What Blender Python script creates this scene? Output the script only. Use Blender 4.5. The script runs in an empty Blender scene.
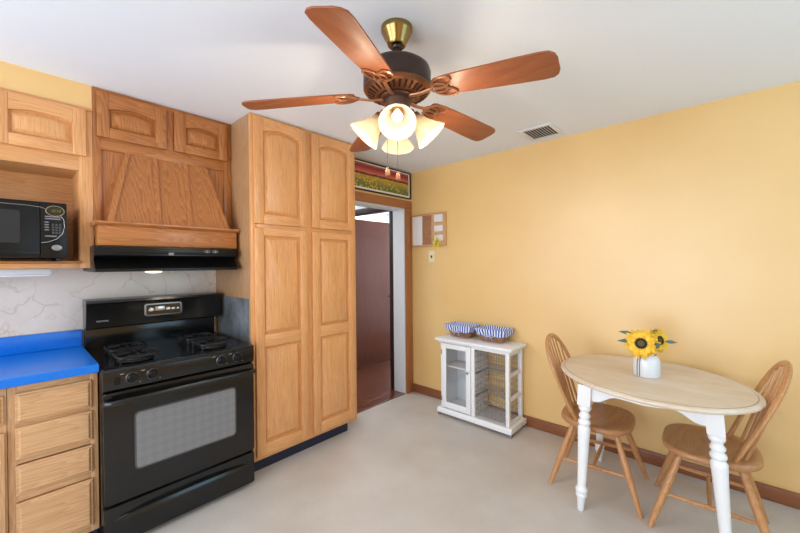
import bpy, bmesh, math, random
from mathutils import Vector, Matrix
random.seed(7)
S = bpy.context.scene
C = S.collection
PI = math.pi

# ------------------------------------------------------------------ camera
cd = bpy.data.cameras.new('camera'); cam = bpy.data.objects.new('camera', cd); C.objects.link(cam)
cd.sensor_width = 36.0; cd.lens = 355.645 / 800 * 36; cd.clip_start = .02
def cam_axes(yaw=42.4765, pitch=-.2991, roll=-.4964):
    a, t, r = (math.radians(v) for v in (yaw, pitch, roll))
    F = Vector((math.cos(a), math.sin(a), 0)); R = Vector((math.sin(a), -math.cos(a), 0)); U = Vector((0, 0, 1))
    F2 = F * math.cos(t) + U * math.sin(t); U2 = U * math.cos(t) - F * math.sin(t)
    return R * math.cos(r) + U2 * math.sin(r), U2 * math.cos(r) - R * math.sin(r), F2
R3, U3, F2 = cam_axes()
cam.matrix_world = Matrix(((R3.x, U3.x, -F2.x, 0), (R3.y, U3.y, -F2.y, 0), (R3.z, U3.z, -F2.z, 1.424), (0, 0, 0, 1)))
S.camera = cam

# ------------------------------------------------------------------ world, light, exposure
w = bpy.data.worlds.new('world'); S.world = w; w.use_nodes = True
w.node_tree.nodes['Background'].inputs[0].default_value = (.52, .88, 1.3, 1)
w.node_tree.nodes['Background'].inputs[1].default_value = 1.0
def area(name, loc, rot, sx, sy, power, col=(1, 1, 1)):
    l = bpy.data.lights.new(name, 'AREA'); l.shape = 'RECTANGLE'; l.size = sx; l.size_y = sy; l.energy = power; l.color = col
    o = bpy.data.objects.new(name, l); C.objects.link(o); o.location = loc; o.rotation_euler = rot
    return o
# daylight through the sliding door behind the camera and the front window; added fill panels follow
area('daylight_sliding_door', (-1.848, .45, 1.08), (0, -PI / 2, 0), 2.0, 1.9, 37, (.90, .97, 1.08))
area('daylight_window', (2.0, -1.648, 1.55), (PI / 2, 0, 0), 1.7, 1.3, 9, (.5, .85, 1))
area('fill_side_window', (-1.848, 2.25, 1.6), (0, -PI / 2, 0), 1.0, .9, 23, (.86, .98, 1.06))  # unseen window, added to even out brightness along the yellow wall
area('far_room_fill', (4.0, 4.2, 2.38), (0, 0, 0), 1.4, .9, 45, (.9, .95, 1))  # added ceiling panel that makes the far room bright; no window there
area('hall_fill', (2.3, 3.9, 2.36), (0, 0, 0), .8, .8, 10, (.9, .96, 1))  # fill panel under the hall ceiling, facing down
S.view_settings.view_transform = 'Standard'; S.view_settings.look = 'None'
S.view_settings.gamma = 1; S.view_settings.use_curve_mapping = False
S.view_settings.exposure = 0.53

# ------------------------------------------------------------------ helpers
def lin(c):
    return tuple(((v / 255) / 12.92 if v / 255 <= .04045 else ((v / 255 + .055) / 1.055) ** 2.4) for v in c) + (1,)
def mat(name, col, rough=.5, metal=0, spec=.5, emit=None, es=0, coat=0):
    m = bpy.data.materials.new(name); m.use_nodes = True
    b = m.node_tree.nodes['Principled BSDF']
    b.inputs['Base Color'].default_value = lin(col); b.inputs['Roughness'].default_value = rough
    b.inputs['Metallic'].default_value = metal; b.inputs['Specular IOR Level'].default_value = spec
    b.inputs['Coat Weight'].default_value = coat; b.inputs['Coat Roughness'].default_value = .15
    if emit: b.inputs['Emission Color'].default_value = lin(emit); b.inputs['Emission Strength'].default_value = es
    return m
class N:
    """small node-graph helper"""
    def __init__(s, m): s.t = m.node_tree; s.b = s.t.nodes['Principled BSDF']
    def n(s, ty, **k):
        x = s.t.nodes.new(ty)
        for a, v in k.items(): setattr(x, a, v)
        return x
    def l(s, a, b): s.t.links.new(a, b)
    def coords(s, scale=(1, 1, 1), rand=True, rot=(0, 0, 0)):
        tc = s.n('ShaderNodeTexCoord'); mp = s.n('ShaderNodeMapping')
        mp.inputs['Scale'].default_value = scale; mp.inputs['Rotation'].default_value = rot
        if rand:
            oi = s.n('ShaderNodeObjectInfo'); mu = s.n('ShaderNodeMath', operation='MULTIPLY'); mu.inputs[1].default_value = 7
            ad = s.n('ShaderNodeVectorMath', operation='ADD')
            s.l(oi.outputs['Random'], mu.inputs[0]); s.l(tc.outputs['Object'], ad.inputs[0]); s.l(mu.outputs[0], ad.inputs[1])
            s.l(ad.outputs[0], mp.inputs['Vector'])
        else: s.l(tc.outputs['Object'], mp.inputs['Vector'])
        return mp.outputs[0]
    def noise(s, vec, scale, detail=4, rough=.55, dist=0):
        x = s.n('ShaderNodeTexNoise'); x.inputs['Scale'].default_value = scale; x.inputs['Detail'].default_value = detail
        x.inputs['Roughness'].default_value = rough; x.inputs['Distortion'].default_value = dist
        s.l(vec, x.inputs['Vector']); return x.outputs['Fac']
    def ramp(s, fac, stops):
        x = s.n('ShaderNodeValToRGB'); e = x.color_ramp.elements
        while len(e) < len(stops): e.new(.5)
        for el, (p, c) in zip(e, stops): el.position = p; el.color = lin(c) if max(c) > 1 else tuple(c) + (1,)
        s.l(fac, x.inputs[0]); return x.outputs[0]
    def mix(s, a, b, fac, mode='MIX'):
        x = s.n('ShaderNodeMix', data_type='RGBA', blend_type=mode)
        for v, i in ((fac, 0), (a, 6), (b, 7)):
            if hasattr(v, 'links'): s.l(v, x.inputs[i])
            elif i == 0: x.inputs[0].default_value = v
            else: x.inputs[i].default_value = lin(v)
        return x.outputs[2]
    def bump(s, h, strength=.1, dist=.002):
        x = s.n('ShaderNodeBump'); x.inputs['Strength'].default_value = strength; x.inputs['Distance'].default_value = dist
        s.l(h, x.inputs['Height']); s.l(x.outputs[0], s.b.inputs['Normal'])
    def color(s, c): s.l(c, s.b.inputs['Base Color'])

def wood(name, dark, mid, light, axis='z', rough=.38, figure=1.0, fine=1.0, coat=.1, amt=.3):
    m = mat(name, mid, rough, coat=coat); g = N(m); i = 'xyz'.index(axis)
    sc = [34.0 * fine] * 3; sc[i] = 1.1 * fine
    v = g.coords(tuple(sc)); a = g.noise(v, 5, 6, .62)
    sc2 = [7.5, 2.2, 7.5]; sc2[1] = 7.5 if axis == 'y' else 2.2; sc2[i] = .8; v2 = g.coords(tuple(sc2))
    wv = g.n('ShaderNodeTexWave', wave_type='BANDS', bands_direction='DIAGONAL', wave_profile='SAW')
    wv.inputs['Scale'].default_value = 4.6; wv.inputs['Distortion'].default_value = 17 * figure; wv.inputs['Detail'].default_value = 1.5
    wv.inputs['Detail Scale'].default_value = .75; wv.inputs['Detail Roughness'].default_value = .4; g.l(v2, wv.inputs['Vector'])
    c1 = g.ramp(a, [(.26, dark), (.50, mid), (.74, light)])
    c2 = g.ramp(wv.outputs['Fac'], [(0, light), (.5, mid), (.9, dark), (1, mid)])
    b = g.noise(g.coords((1.3, 1.3, 1.3)), 1.2, 2)
    c = g.mix(c1, c2, amt); g.color(g.mix(c, g.ramp(b, [(.3, dark), (.7, light)]), .12)); g.bump(a, .05, .001)
    return m
class MB:
    def __init__(s): s.bm = bmesh.new()
    def _mi(s, faces, mi):
        for f in faces: f.material_index = mi
    def box(s, x0, x1, y0, y1, z0, z1, bev=.002, mi=0, seg=2):
        x0, x1 = sorted((x0, x1)); y0, y1 = sorted((y0, y1)); z0, z1 = sorted((z0, z1))
        vs = [s.bm.verts.new(p) for p in ((x0, y0, z0), (x1, y0, z0), (x1, y1, z0), (x0, y1, z0), (x0, y0, z1), (x1, y0, z1), (x1, y1, z1), (x0, y1, z1))]
        fs = [s.bm.faces.new([vs[k] for k in q]) for q in ((3, 2, 1, 0), (4, 5, 6, 7), (0, 1, 5, 4), (1, 2, 6, 5), (2, 3, 7, 6), (3, 0, 4, 7))]
        s._mi(fs, mi)
        bev = min(bev, .45 * min(x1 - x0, y1 - y0, z1 - z0))
        if bev > 0:
            es = list({e for f in fs for e in f.edges})
            bmesh.ops.bevel(s.bm, geom=es, offset=bev, segments=seg, affect='EDGES', profile=.5)
        return s
    def loft(s, loops, cap0=True, cap1=True, mi=0, closed=False, mis=None):
        L = [[s.bm.verts.new(p) for p in lp] for lp in loops]; n = len(L[0]); m = len(L)
        for j in range(m if closed else m - 1):
            a, b = L[j], L[(j + 1) % m]
            for k in range(n):
                f = s.bm.faces.new((a[k], a[(k + 1) % n], b[(k + 1) % n], b[k])); f.material_index = mis(j, k) if mis else mi
        if not closed:
            if cap0: s.bm.faces.new(L[0][::-1]).material_index = mi
            if cap1: s.bm.faces.new(L[-1]).material_index = mi
        return s
    def prism(s, pts, axis, a0, a1, mi=0, bev=0):
        def P(p, a): return {'x': (a, p[0], p[1]), 'y': (p[0], a, p[1]), 'z': (p[0], p[1], a)}[axis]
        L = [[s.bm.verts.new(P(p, a)) for p in pts] for a in (a0, a1)]; n = len(pts)
        fs = [s.bm.faces.new((L[0][k], L[0][(k + 1) % n], L[1][(k + 1) % n], L[1][k])) for k in range(n)]
        fs += [s.bm.faces.new(L[0][::-1]), s.bm.faces.new(L[1])]
        s._mi(fs, mi)
        if bev > 0:
            bmesh.ops.bevel(s.bm, geom=list({e for f in fs[-2:] for e in f.edges}), offset=bev, segments=2, affect='EDGES', profile=.5)
        return s
    def lathe(s, prof, c=(0, 0, 0), seg=24, mi=0, M=None, cap=True):
        loops = []
        for r, z in prof:
            lp = []
            for k in range(seg):
                a = 2 * PI * k / seg; p = Vector((max(r, .0004) * math.cos(a), max(r, .0004) * math.sin(a), z))
                lp.append((M @ p if M else p) + Vector(c))
            loops.append(lp)
        return s.loft(loops, cap, cap, mi)
    def tube(s, pts, r, seg=8, closed=False, mi=0, flat=1.0, up=None):
        P = [Vector(p) for p in pts]; n = len(P); loops = []; prev = None
        for k in range(n):
            if closed: t = P[(k + 1) % n] - P[k - 1]
            else: t = P[min(k + 1, n - 1)] - P[max(k - 1, 0)]
            t.normalize()
            if up is not None: u = Vector(up)
            else: u = prev if prev is not None else (Vector((0, 0, 1)) if abs(t.z) < .9 else Vector((1, 0, 0)))
            u = (u - t * u.dot(t)).normalized(); v = t.cross(u); prev = u
            rr = r[k] if isinstance(r, (list, tuple)) else r
            loops.append([P[k] + u * (rr * flat * math.cos(2 * PI * q / seg)) + v * (rr * math.sin(2 * PI * q / seg)) for q in range(seg)])
        return s.loft(loops, True, True, mi, closed)
    def ball(s, c, r, mi=0, seg=12, sc=(1, 1, 1)):
        g = bmesh.ops.create_uvsphere(s.bm, u_segments=seg, v_segments=max(6, seg // 2), radius=r, matrix=Matrix.Translation(c) @ Matrix.Diagonal((*sc, 1)))
        s._mi({f for v in g['verts'] for f in v.link_faces}, mi); return s
    def done(s, name, mats, parent=None, local=False, ang=35, recalc=True):
        if recalc: bmesh.ops.recalc_face_normals(s.bm, faces=s.bm.faces)
        if parent is not None and not local:
            r = parent
            while r.parent: r = r.parent
            bmesh.ops.translate(s.bm, verts=s.bm.verts, vec=-Vector(r.location))
        me = bpy.data.meshes.new(name); s.bm.to_mesh(me); s.bm.free()
        for m in (mats if isinstance(mats, (list, tuple)) else [mats]): me.materials.append(m)
        for p in me.polygons: p.use_smooth = True
        me.set_sharp_from_angle(angle=math.radians(ang))
        o = bpy.data.objects.new(name, me); C.objects.link(o)
        if parent is not None: o.parent = parent
        return o
def thing(name, label, cat, loc=(0, 0, 0), rz=0, group=None):
    o = bpy.data.objects.new(name, None); C.objects.link(o); o.empty_display_size = .05
    o.location = loc; o.rotation_euler = (0, 0, rz)
    return tag(o, label, cat, group)
def tag(o, label, cat, group=None):
    o['label'] = label; o['category'] = cat
    if group: o['group'] = group
    return o
def struct(mb, name, m, **k):
    o = mb.done(name, m, **k)
    if not o.parent: o['kind'] = 'structure'
    return o
def dup(o, parent=None):
    c = o.copy(); C.objects.link(c)
    if parent: c.parent = parent
    for ch in o.children: dup(ch, c)
    return c
def recenter(o, base):
    """move a one-mesh thing's origin to its base"""
    o.data.transform(Matrix.Translation(-Vector(base))); o.location = base; return o
def text(name, s, size, M, m, parent, depth=.0006):
    cu = bpy.data.curves.new(name, 'FONT'); cu.body = s; cu.size = size; cu.extrude = depth; cu.align_x = 'CENTER'; cu.align_y = 'CENTER'
    t = bpy.data.objects.new(name, cu); C.objects.link(t); bpy.context.view_layer.update()
    me = bpy.data.meshes.new_from_object(t.evaluated_get(bpy.context.evaluated_depsgraph_get()))
    bpy.data.objects.remove(t); me.transform(M)
    r = parent
    while r.parent: r = r.parent
    me.transform(Matrix.Translation(-Vector(r.location)))
    me.materials.clear(); me.materials.append(m)
    o = bpy.data.objects.new(name, me); C.objects.link(o); o.parent = parent; return o
def facing_minus_y(x, y, z, tilt=0): return Matrix.Translation((x, y, z)) @ Matrix.Rotation(PI / 2 + tilt, 4, 'X')
def rrect(x0, x1, z0, z1, r, n=5):
    out = []
    for cx, cz, a0 in ((x1 - r, z1 - r, 0), (x0 + r, z1 - r, 90), (x0 + r, z0 + r, 180), (x1 - r, z0 + r, 270)):
        for k in range(n + 1):
            a = math.radians(a0 + 90 * k / n); out.append((cx + r * math.cos(a), cz + r * math.sin(a)))
    return out

# ------------------------------------------------------------------ materials
M = {}
OD, OM, OL = (186, 126, 74), (224, 160, 102), (236, 183, 124)
M['oak_v'] = wood('oak_vertical', OD, OM, OL, 'z', amt=.2)
M['oak_h'] = wood('oak_horizontal', OD, OM, OL, 'x')
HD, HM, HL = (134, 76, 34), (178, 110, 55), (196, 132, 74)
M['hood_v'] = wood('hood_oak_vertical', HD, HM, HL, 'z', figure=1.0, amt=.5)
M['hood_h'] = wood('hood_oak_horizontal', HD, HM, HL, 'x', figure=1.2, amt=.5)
BD, BM_, BL = (172, 123, 80), (203, 156, 110), (220, 177, 132)
M['base_v'] = wood('base_oak_vertical', BD, BM_, BL, 'z')
M['base_h'] = wood('base_oak_horizontal', BD, BM_, BL, 'x', figure=1.2, amt=.35)
M['side'] = wood('oak_side_lighting', (148, 106, 70), (172, 128, 88), (186, 142, 101), 'z', fine=1.4)  # same oak as the doors; its greyer tone is lighting put into colour
M['trim'] = wood('trim_oak', (140, 84, 45), (168, 106, 60), (184, 122, 74), 'z')
M['trim_h'] = wood('trim_oak_horizontal', (140, 84, 45), (168, 106, 60), (184, 122, 74), 'x')
M['base_y'] = wood('baseboard_wood', (112, 64, 36), (142, 86, 52), (158, 98, 62), 'y')
M['chair'] = wood('chair_wood', (168, 112, 68), (196, 140, 90), (212, 160, 110), 'z', figure=.6)
M['chair_s'] = wood('chair_seat_wood', (156, 104, 64), (184, 130, 84), (200, 148, 102), 'x', figure=.6)
M['fan'] = wood('fan_blade_wood', (126, 66, 37), (146, 80, 46), (160, 94, 56), 'x', figure=.3, rough=.45, coat=0)
M['dark_door'] = wood('dark_door_wood', (98, 54, 42), (126, 76, 60), (146, 94, 76), 'z', rough=.3, figure=.4)
M['dark_trim'] = mat('dark_trim', (48, 27, 19), .5, spec=.25)
M['ceiling'] = mat('ceiling_paint', (236, 239, 244), .9)
g = N(M['ceiling']); g.bump(g.noise(g.coords(rand=False), 60, 3), .05, .002)
M['white_wall'] = mat('white_wall', (228, 230, 233), .8)
M['yellow'] = mat('yellow_paint', (236, 194, 126), .40, spec=1.0)
g = N(M['yellow']); v = g.coords(rand=False)
g.color(g.ramp(g.noise(v, 1.6, 4), [(.3, (234, 190, 120)), (.7, (238, 197, 129))])); g.bump(g.noise(v, 45, 3), .08, .002)
M['floor'] = mat('vinyl_floor', (200, 190, 174), .42, spec=.4)
g = N(M['floor']); v = g.coords(rand=False)
c = g.mix(g.ramp(g.noise(v, 150, 3, .7), [(.35, (186, 178, 170)), (.6, (212, 206, 199))]), g.ramp(g.noise(v, 3.2, 5), [(.3, (192, 182, 172)), (.72, (216, 210, 204))]), .5)
g.color(c); g.bump(g.noise(v, 90, 2), .05, .001)
M['planks'] = mat('hall_planks', (112, 64, 44), .25, coat=.3)
g = N(M['planks']); v = g.coords(rand=False)
br = g.n('ShaderNodeTexBrick'); br.inputs['Scale'].default_value = 1; br.inputs['Brick Width'].default_value = .9; br.inputs['Row Height'].default_value = .07
br.inputs['Mortar Size'].default_value = .0025; br.inputs['Color1'].default_value = lin((120, 70, 48)); br.inputs['Color2'].default_value = lin((96, 54, 38)); br.inputs['Mortar'].default_value = lin((45, 26, 20))
g.l(v, br.inputs['Vector']); g.color(g.mix(br.outputs['Color'], g.ramp(g.noise(g.coords((2, 30, 2), False), 3, 4), [(.3, (84, 44, 30)), (.7, (136, 84, 60))]), .4))
M['marble'] = mat('marble_laminate', (214, 206, 194), .35)
g = N(M['marble']); v = g.coords(rand=False)
cl = g.ramp(g.noise(v, 3, 5, .6, .6), [(.3, (217, 202, 190)), (.7, (235, 223, 211))])
wp = g.n('ShaderNodeTexNoise'); wp.inputs['Scale'].default_value = 4; wp.inputs['Detail'].default_value = 5; g.l(v, wp.inputs['Vector'])
va_ = g.n('ShaderNodeVectorMath', operation='MULTIPLY_ADD'); va_.inputs[1].default_value = (.35, .35, .35); g.l(wp.outputs['Color'], va_.inputs[0]); g.l(v, va_.inputs[2])
vn = g.n('ShaderNodeTexVoronoi', feature='DISTANCE_TO_EDGE'); vn.inputs['Scale'].default_value = 4.6; g.l(va_.outputs[0], vn.inputs['Vector'])
msk = g.ramp(g.noise(v, 5, 3), [(.36, (0, 0, 0)), (.56, (.6, .6, .6))])
vv = g.mix((0, 0, 0), msk, g.ramp(vn.outputs['Distance'], [(.0, (.9, .9, .9)), (.03, (0, 0, 0))])); g.color(g.mix(cl, (176, 150, 122), vv))
M['blue'] = mat('blue_laminate', (8, 114, 216), .28, spec=.5)
g = N(M['blue']); g.color(g.ramp(g.noise(g.coords(rand=False), 260, 2), [(.3, (4, 106, 206)), (.7, (12, 122, 226))]))
M['navy'] = mat('navy_vinyl', (26, 32, 56), .5)
M['black'] = mat('black_enamel', (12, 12, 13), .2, spec=.5, coat=.08)
g = N(M['black']); g.bump(g.noise(g.coords(rand=False), 14, 3), .03, .002)
M['black_m'] = mat('black_matte', (16, 16, 17), .5)
M['iron'] = mat('cast_iron', (22, 22, 23), .45, spec=.6)
g = N(M['iron']); g.bump(g.noise(g.coords(), 180, 2), .2, .001)
M['black_p'] = mat('black_plastic', (12, 12, 13), .32, spec=.3)
M['chrome'] = mat('chrome', (200, 200, 202), .18, 1)
M['steel'] = mat('brushed_steel', (150, 152, 154), .4, 1)
M['shield'] = mat('sheet_metal', (126, 128, 130), .5, .45)
g = N(M['shield']); s_ = g.noise(g.coords(rand=False), 6, 5, .65); g.color(g.ramp(s_, [(.3, (84, 86, 88)), (.7, (146, 148, 151))]))
M['oven_glass'] = mat('oven_glass', (92, 92, 94), .16, spec=.7)
g = N(M['oven_glass']); v = g.coords((30, 30, 30), False, (0, PI / 4, 0)); ck = g.n('ShaderNodeTexChecker'); ck.inputs['Scale'].default_value = 1
ck.inputs['Color1'].default_value = lin((122, 122, 124)); ck.inputs['Color2'].default_value = lin((117, 117, 119)); g.l(v, ck.inputs['Vector']); g.color(ck.outputs['Color'])  # pale grey stands for the glass reflecting the room; diamonds are print
M['glass_rim'] = mat('oven_window_rim', (70, 70, 72), .25)
M['label'] = mat('pale_print', (170, 170, 172), .5)
M['display'] = mat('clock_display', (28, 30, 32), .08, spec=.8)
M['green'] = mat('green_digits', (60, 90, 20), .5, emit=(120, 150, 40), es=.35)
M['mw_glass'] = mat('microwave_window', (46, 47, 49), .3, spec=.3)
M['grey_btn'] = mat('grey_buttons', (120, 121, 123), .4)
M['white_paint'] = mat('white_paint', (242, 242, 243), .4)
g = N(M['white_paint']); g.bump(g.noise(g.coords(), 40, 3), .04, .001)
M['white_plastic'] = mat('white_plastic', (228, 229, 230), .4)
M['ivory'] = mat('ivory_plate', (240, 224, 182), .4)
m = bpy.data.materials.new('clear_glass'); m.use_nodes = True; t = m.node_tree; t.nodes.clear(); M['clear'] = m
o_ = t.nodes.new('ShaderNodeOutputMaterial'); a_ = t.nodes.new('ShaderNodeBsdfTransparent'); b_ = t.nodes.new('ShaderNodeBsdfGlossy'); b_.inputs['Roughness'].default_value = .03
a_.inputs[0].default_value = (.97, .98, .98, 1); x_ = t.nodes.new('ShaderNodeMixShader'); x_.inputs[0].default_value = .07
t.links.new(a_.outputs[0], x_.inputs[1]); t.links.new(b_.outputs[0], x_.inputs[2]); t.links.new(x_.outputs[0], o_.inputs[0])
M['wire'] = mat('chrome_wire', (150, 150, 154), .4, .4)
M['bronze'] = mat('dark_bronze', (62, 48, 42), .38, .6)
M['copper'] = mat('antique_copper', (132, 88, 62), .36, .75)
M['chain'] = mat('dark_chain', (46, 34, 26), .7, 0, .2)
M['fitter'] = mat('brown_bronze', (96, 68, 54), .36, .55)
M['iron_c'] = mat('copper_iron', (176, 122, 86), .34, .55)
M['brass'] = mat('antique_brass', (150, 126, 78), .22, 1)
M['fob'] = mat('wood_fob', (128, 76, 44), .4)
M['wicker'] = mat('wicker', (150, 106, 74), .7)
g = N(M['wicker']); g.color(g.ramp(g.noise(g.coords(), 55, 3), [(.3, (126, 86, 62)), (.55, (172, 126, 96)), (.8, (204, 162, 128))]))
M['cloth_b'] = mat('blue_cloth', (44, 84, 186), .9)
M['cloth_w'] = mat('white_cloth', (232, 234, 242), .9)
M['ribbon'] = mat('pale_ribbon', (178, 198, 236), .6)
M['table_top'] = wood('whitewashed_oak', (206, 180, 150), (224, 204, 180), (236, 222, 204), 'y', rough=.5, figure=.8, coat=0)
g = N(M['table_top'])
oldc = g.b.inputs['Base Color'].links[0].from_socket
g.color(g.mix(oldc, (236, 228, 216), g.ramp(g.noise(g.coords((3.5, 1.1, 1)), 2, 5, .6), [(.42, (0, 0, 0)), (.7, (.75, .75, .75))])))
M['groove'] = mat('groove', (150, 122, 96), .7)
M['ceramic'] = mat('white_ceramic', (226, 229, 235), .15, coat=.5)
M['twine'] = mat('twine', (112, 98, 88), .9)
M['petal'] = mat('yellow_petal', (246, 196, 32), .6)
g = N(M['petal']); g.color(g.ramp(g.noise(g.coords(), 40, 3), [(.3, (236, 168, 14)), (.7, (252, 218, 70))]))
M['petal2'] = mat('lemon_petal', (238, 214, 40), .6)
M['seed'] = mat('seed_head', (48, 30, 22), .9)
g = N(M['seed']); g.bump(g.noise(g.coords(), 300, 2), .8, .004)
M['seed_c'] = mat('seed_centre', (92, 84, 52), .9)
M['leaf'] = mat('leaf_green', (92, 116, 100), .6)
M['cork'] = mat('cork', (172, 116, 78), .9)
g = N(M['cork']); g.color(g.ramp(g.noise(g.coords(), 140, 3), [(.35, (144, 92, 60)), (.6, (184, 130, 92))]))
M['board_wood'] = wood('light_board_wood', (188, 134, 86), (208, 156, 106), (222, 174, 124), 'y', figure=.3)
M['whiteboard'] = mat('whiteboard', (236, 232, 228), .3)
M['frame_black'] = mat('black_frame', (20, 17, 16), .35)
M['matte_white'] = mat('picture_mat', (238, 228, 214), .8)
M['cavity_shade'] = mat('cavity_shade_grey', (70, 70, 72), .9)
M['socket'] = mat('dark_gap', (8, 8, 8), .9)

# frosted lamp glass
m = bpy.data.materials.new('frosted_glass'); m.use_nodes = True; t = m.node_tree; t.nodes.clear()
o_ = t.nodes.new('ShaderNodeOutputMaterial'); tr = t.nodes.new('ShaderNodeBsdfTranslucent'); df = t.nodes.new('ShaderNodeBsdfPrincipled')
tp = t.nodes.new('ShaderNodeBsdfTransparent'); tp.inputs[0].default_value = (1, .96, .9, 1)
tr.inputs[0].default_value = (.38, .31, .24, 1); df.inputs['Base Color'].default_value = (.50, .43, .35, 1); df.inputs['Roughness'].default_value = .25
m1 = t.nodes.new('ShaderNodeMixShader'); m1.inputs[0].default_value = .4; m2 = t.nodes.new('ShaderNodeMixShader'); m2.inputs[0].default_value = .22
t.links.new(tr.outputs[0], m1.inputs[1]); t.links.new(df.outputs[0], m1.inputs[2]); t.links.new(m1.outputs[0], m2.inputs[1]); t.links.new(tp.outputs[0], m2.inputs[2]); t.links.new(m2.outputs[0], o_.inputs[0])
M['frost'] = m
M['bulb'] = mat('lit_bulb', (255, 240, 210), .4, emit=(255, 232, 190), es=2.4)
M['hood_lamp'] = mat('hood_lamp_lens', (255, 240, 205), .4, emit=(255, 226, 170), es=1.6)

# sunflower-field panorama print (z is height within the print, metres from its base)
m = mat('sunflower_print', (120, 90, 50), .35); g = N(m); M['print'] = m
tc = g.n('ShaderNodeTexCoord'); sx = g.n('ShaderNodeSeparateXYZ'); g.l(tc.outputs['Object'], sx.inputs[0])
def mth(op, a, b):
    x = g.n('ShaderNodeMath', operation=op)
    for k, q in enumerate((a, b)):
        if hasattr(q, 'links'): g.l(q, x.inputs[k])
        else: x.inputs[k].default_value = q
    return x.outputs[0]
zn = mth('MULTIPLY', sx.outputs['Z'], 1 / .235)
zj = mth('ADD', zn, mth('MULTIPLY', mth('SUBTRACT', g.noise(g.coords((5, 1, 14), False), 2, 4), .5), .16))
sky = g.ramp(zj, [(.52, (70, 38, 34)), (.6, (92, 46, 40)), (.63, (214, 110, 84)), (.76, (178, 66, 62)), (.88, (120, 44, 46)), (1, (196, 104, 88))])
fld = g.ramp(zn, [(0, (84, 104, 58)), (.25, (118, 124, 62)), (.5, (190, 146, 56)), (.56, (60, 44, 30))])
vo = g.n('ShaderNodeTexVoronoi'); vo.inputs['Scale'].default_value = 38; g.l(tc.outputs['Object'], vo.inputs['Vector'])
fld2 = g.mix(fld, (232, 182, 46), g.ramp(vo.outputs['Distance'], [(.28, (.8, .8, .8)), (.42, (0, 0, 0))]))
g.color(g.mix(fld2, sky, g.ramp(zn, [(.52, (0, 0, 0)), (.56, (1, 1, 1))])))

# ------------------------------------------------------------------ the setting
XR, YD, YB, ZC = 3.046, 2.61, 2.965, 2.4536
XL, YF = -1.85, -1.65
struct(MB().box(XL - .1, XR + .1, YF - .1, YD + .02, -.08, 0, 0).box(XL - .1, 2.0, YD + .02, YB + .1, -.08, 0, 0), 'floor', M['floor'])
struct(MB().box(2.0, 5.0, YD + .02, 4.9, -.08, -.002, 0), 'floor_hall', M['planks'])
struct(MB().box(XL - .1, XR + .1, YF - .1, YD + .13, ZC, ZC + .08, 0).box(XL - .1, 2.0, YD + .13, YB + .1, ZC, ZC + .08, 0), 'ceiling', M['ceiling'])
struct(MB().box(XR, XR + .1, YF - .1, YD + .13, 0, ZC, 0), 'wall_right', M['yellow'])
struct(MB().box(XL - .1, 2.0, YB, YB + .1, 0, ZC, 0), 'wall_back', M['marble'])
struct(MB().box(XL, .3165, 2.652, YB, 2.318, ZC, 0), 'wall_soffit', M['yellow'])
# doorway wall with its opening
mb = MB()
mb.box(1.998, 2.15, YD, YD + .13, 0, ZC, 0).box(2.15, 2.93, YD, YD + .13, 2.04, ZC, 0).box(2.93, XR, YD, YD + .13, 0, ZC, 0)
struct(mb, 'wall_door', M['yellow'])
mb = MB().box(2.918, 2.931, YD, 2.775, 0, 2.04, .001).box(2.15, 2.162, YD, 2.775, 0, 2.04, .001).box(2.162, 2.918, YD, 2.775, 2.028, 2.04, .001)
struct(mb, 'trim_3', M['white_wall'])
mb = MB().box(2.931, 3.03, YD - .02, YD, 0, 2.04, .004).box(2.06, 2.15, YD - .02, YD, 0, 2.04, .004)
mb.box(2.06, 3.03, YD - .02, YD, 2.04, 2.128, .004, 1)
struct(mb, 'trim_1', [M['trim'], M['trim_h']])
struct(MB().box(2.162, 2.918, YD - .005, YD + .04, -.001, .006, .002), 'trim_4', M['planks'])
struct(MB().box(XR - .016, XR, YF, YD - .021, 0, .09, .004), 'baseboard_right', M['base_y'])
# walls behind the camera with the openings that light the room, the side one added as fill
mb = MB()
mb.box(XL - .1, XL, YF - .1, -.55, 0, ZC, 0).box(XL - .1, XL, 1.45, 1.77, 0, ZC, 0).box(XL - .1, XL, 2.73, YB + .1, 0, ZC, 0).box(XL - .1, XL, 1.77, 2.73, 0, 1.08, 0).box(XL - .1, XL, 1.77, 2.73, 2.12, ZC, 0).box(XL - .1, XL, -.55, 1.45, 2.1, ZC, 0)
struct(mb, 'wall_left', M['yellow'])
mb = MB()
mb.box(XL, 1.15, YF - .1, YF, 0, ZC, 0).box(2.85, XR, YF - .1, YF, 0, ZC, 0).box(1.15, 2.85, YF - .1, YF, 0, .9, 0).box(1.15, 2.85, YF - .1, YF, 2.2, ZC, 0)
struct(mb, 'wall_front', M['yellow'])
mb = MB()
for y in (-.55, .42, 1.39): mb.box(XL - .06, XL - .01, y, y + .06, 0, 2.1, .003)
mb.box(XL - .06, XL - .01, -.55, 1.45, 2.04, 2.1, .003).box(XL - .06, XL - .01, -.55, 1.45, 0, .05, .003)
struct(mb, 'window_1', M['white_paint'])
mb = MB()
for x in (1.15, 1.975, 2.8): mb.box(x, x + .05, YF - .06, YF - .01, .9, 2.2, .003)
for z in (.9, 1.53, 2.15): mb.box(1.15, 2.85, YF - .06, YF - .01, z, z + .05, .003)
struct(mb, 'window_2', M['white_paint'])
mb = MB()
for y in (1.77, 2.68): mb.box(XL - .06, XL - .01, y, y + .05, 1.08, 2.12, .003)
for z in (1.08, 2.07): mb.box(XL - .06, XL - .01, 1.82, 2.68, z, z + .05, .003)
struct(mb, 'fill_window_3', M['white_paint'])  # frame of the unseen window added for its fill light
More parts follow.
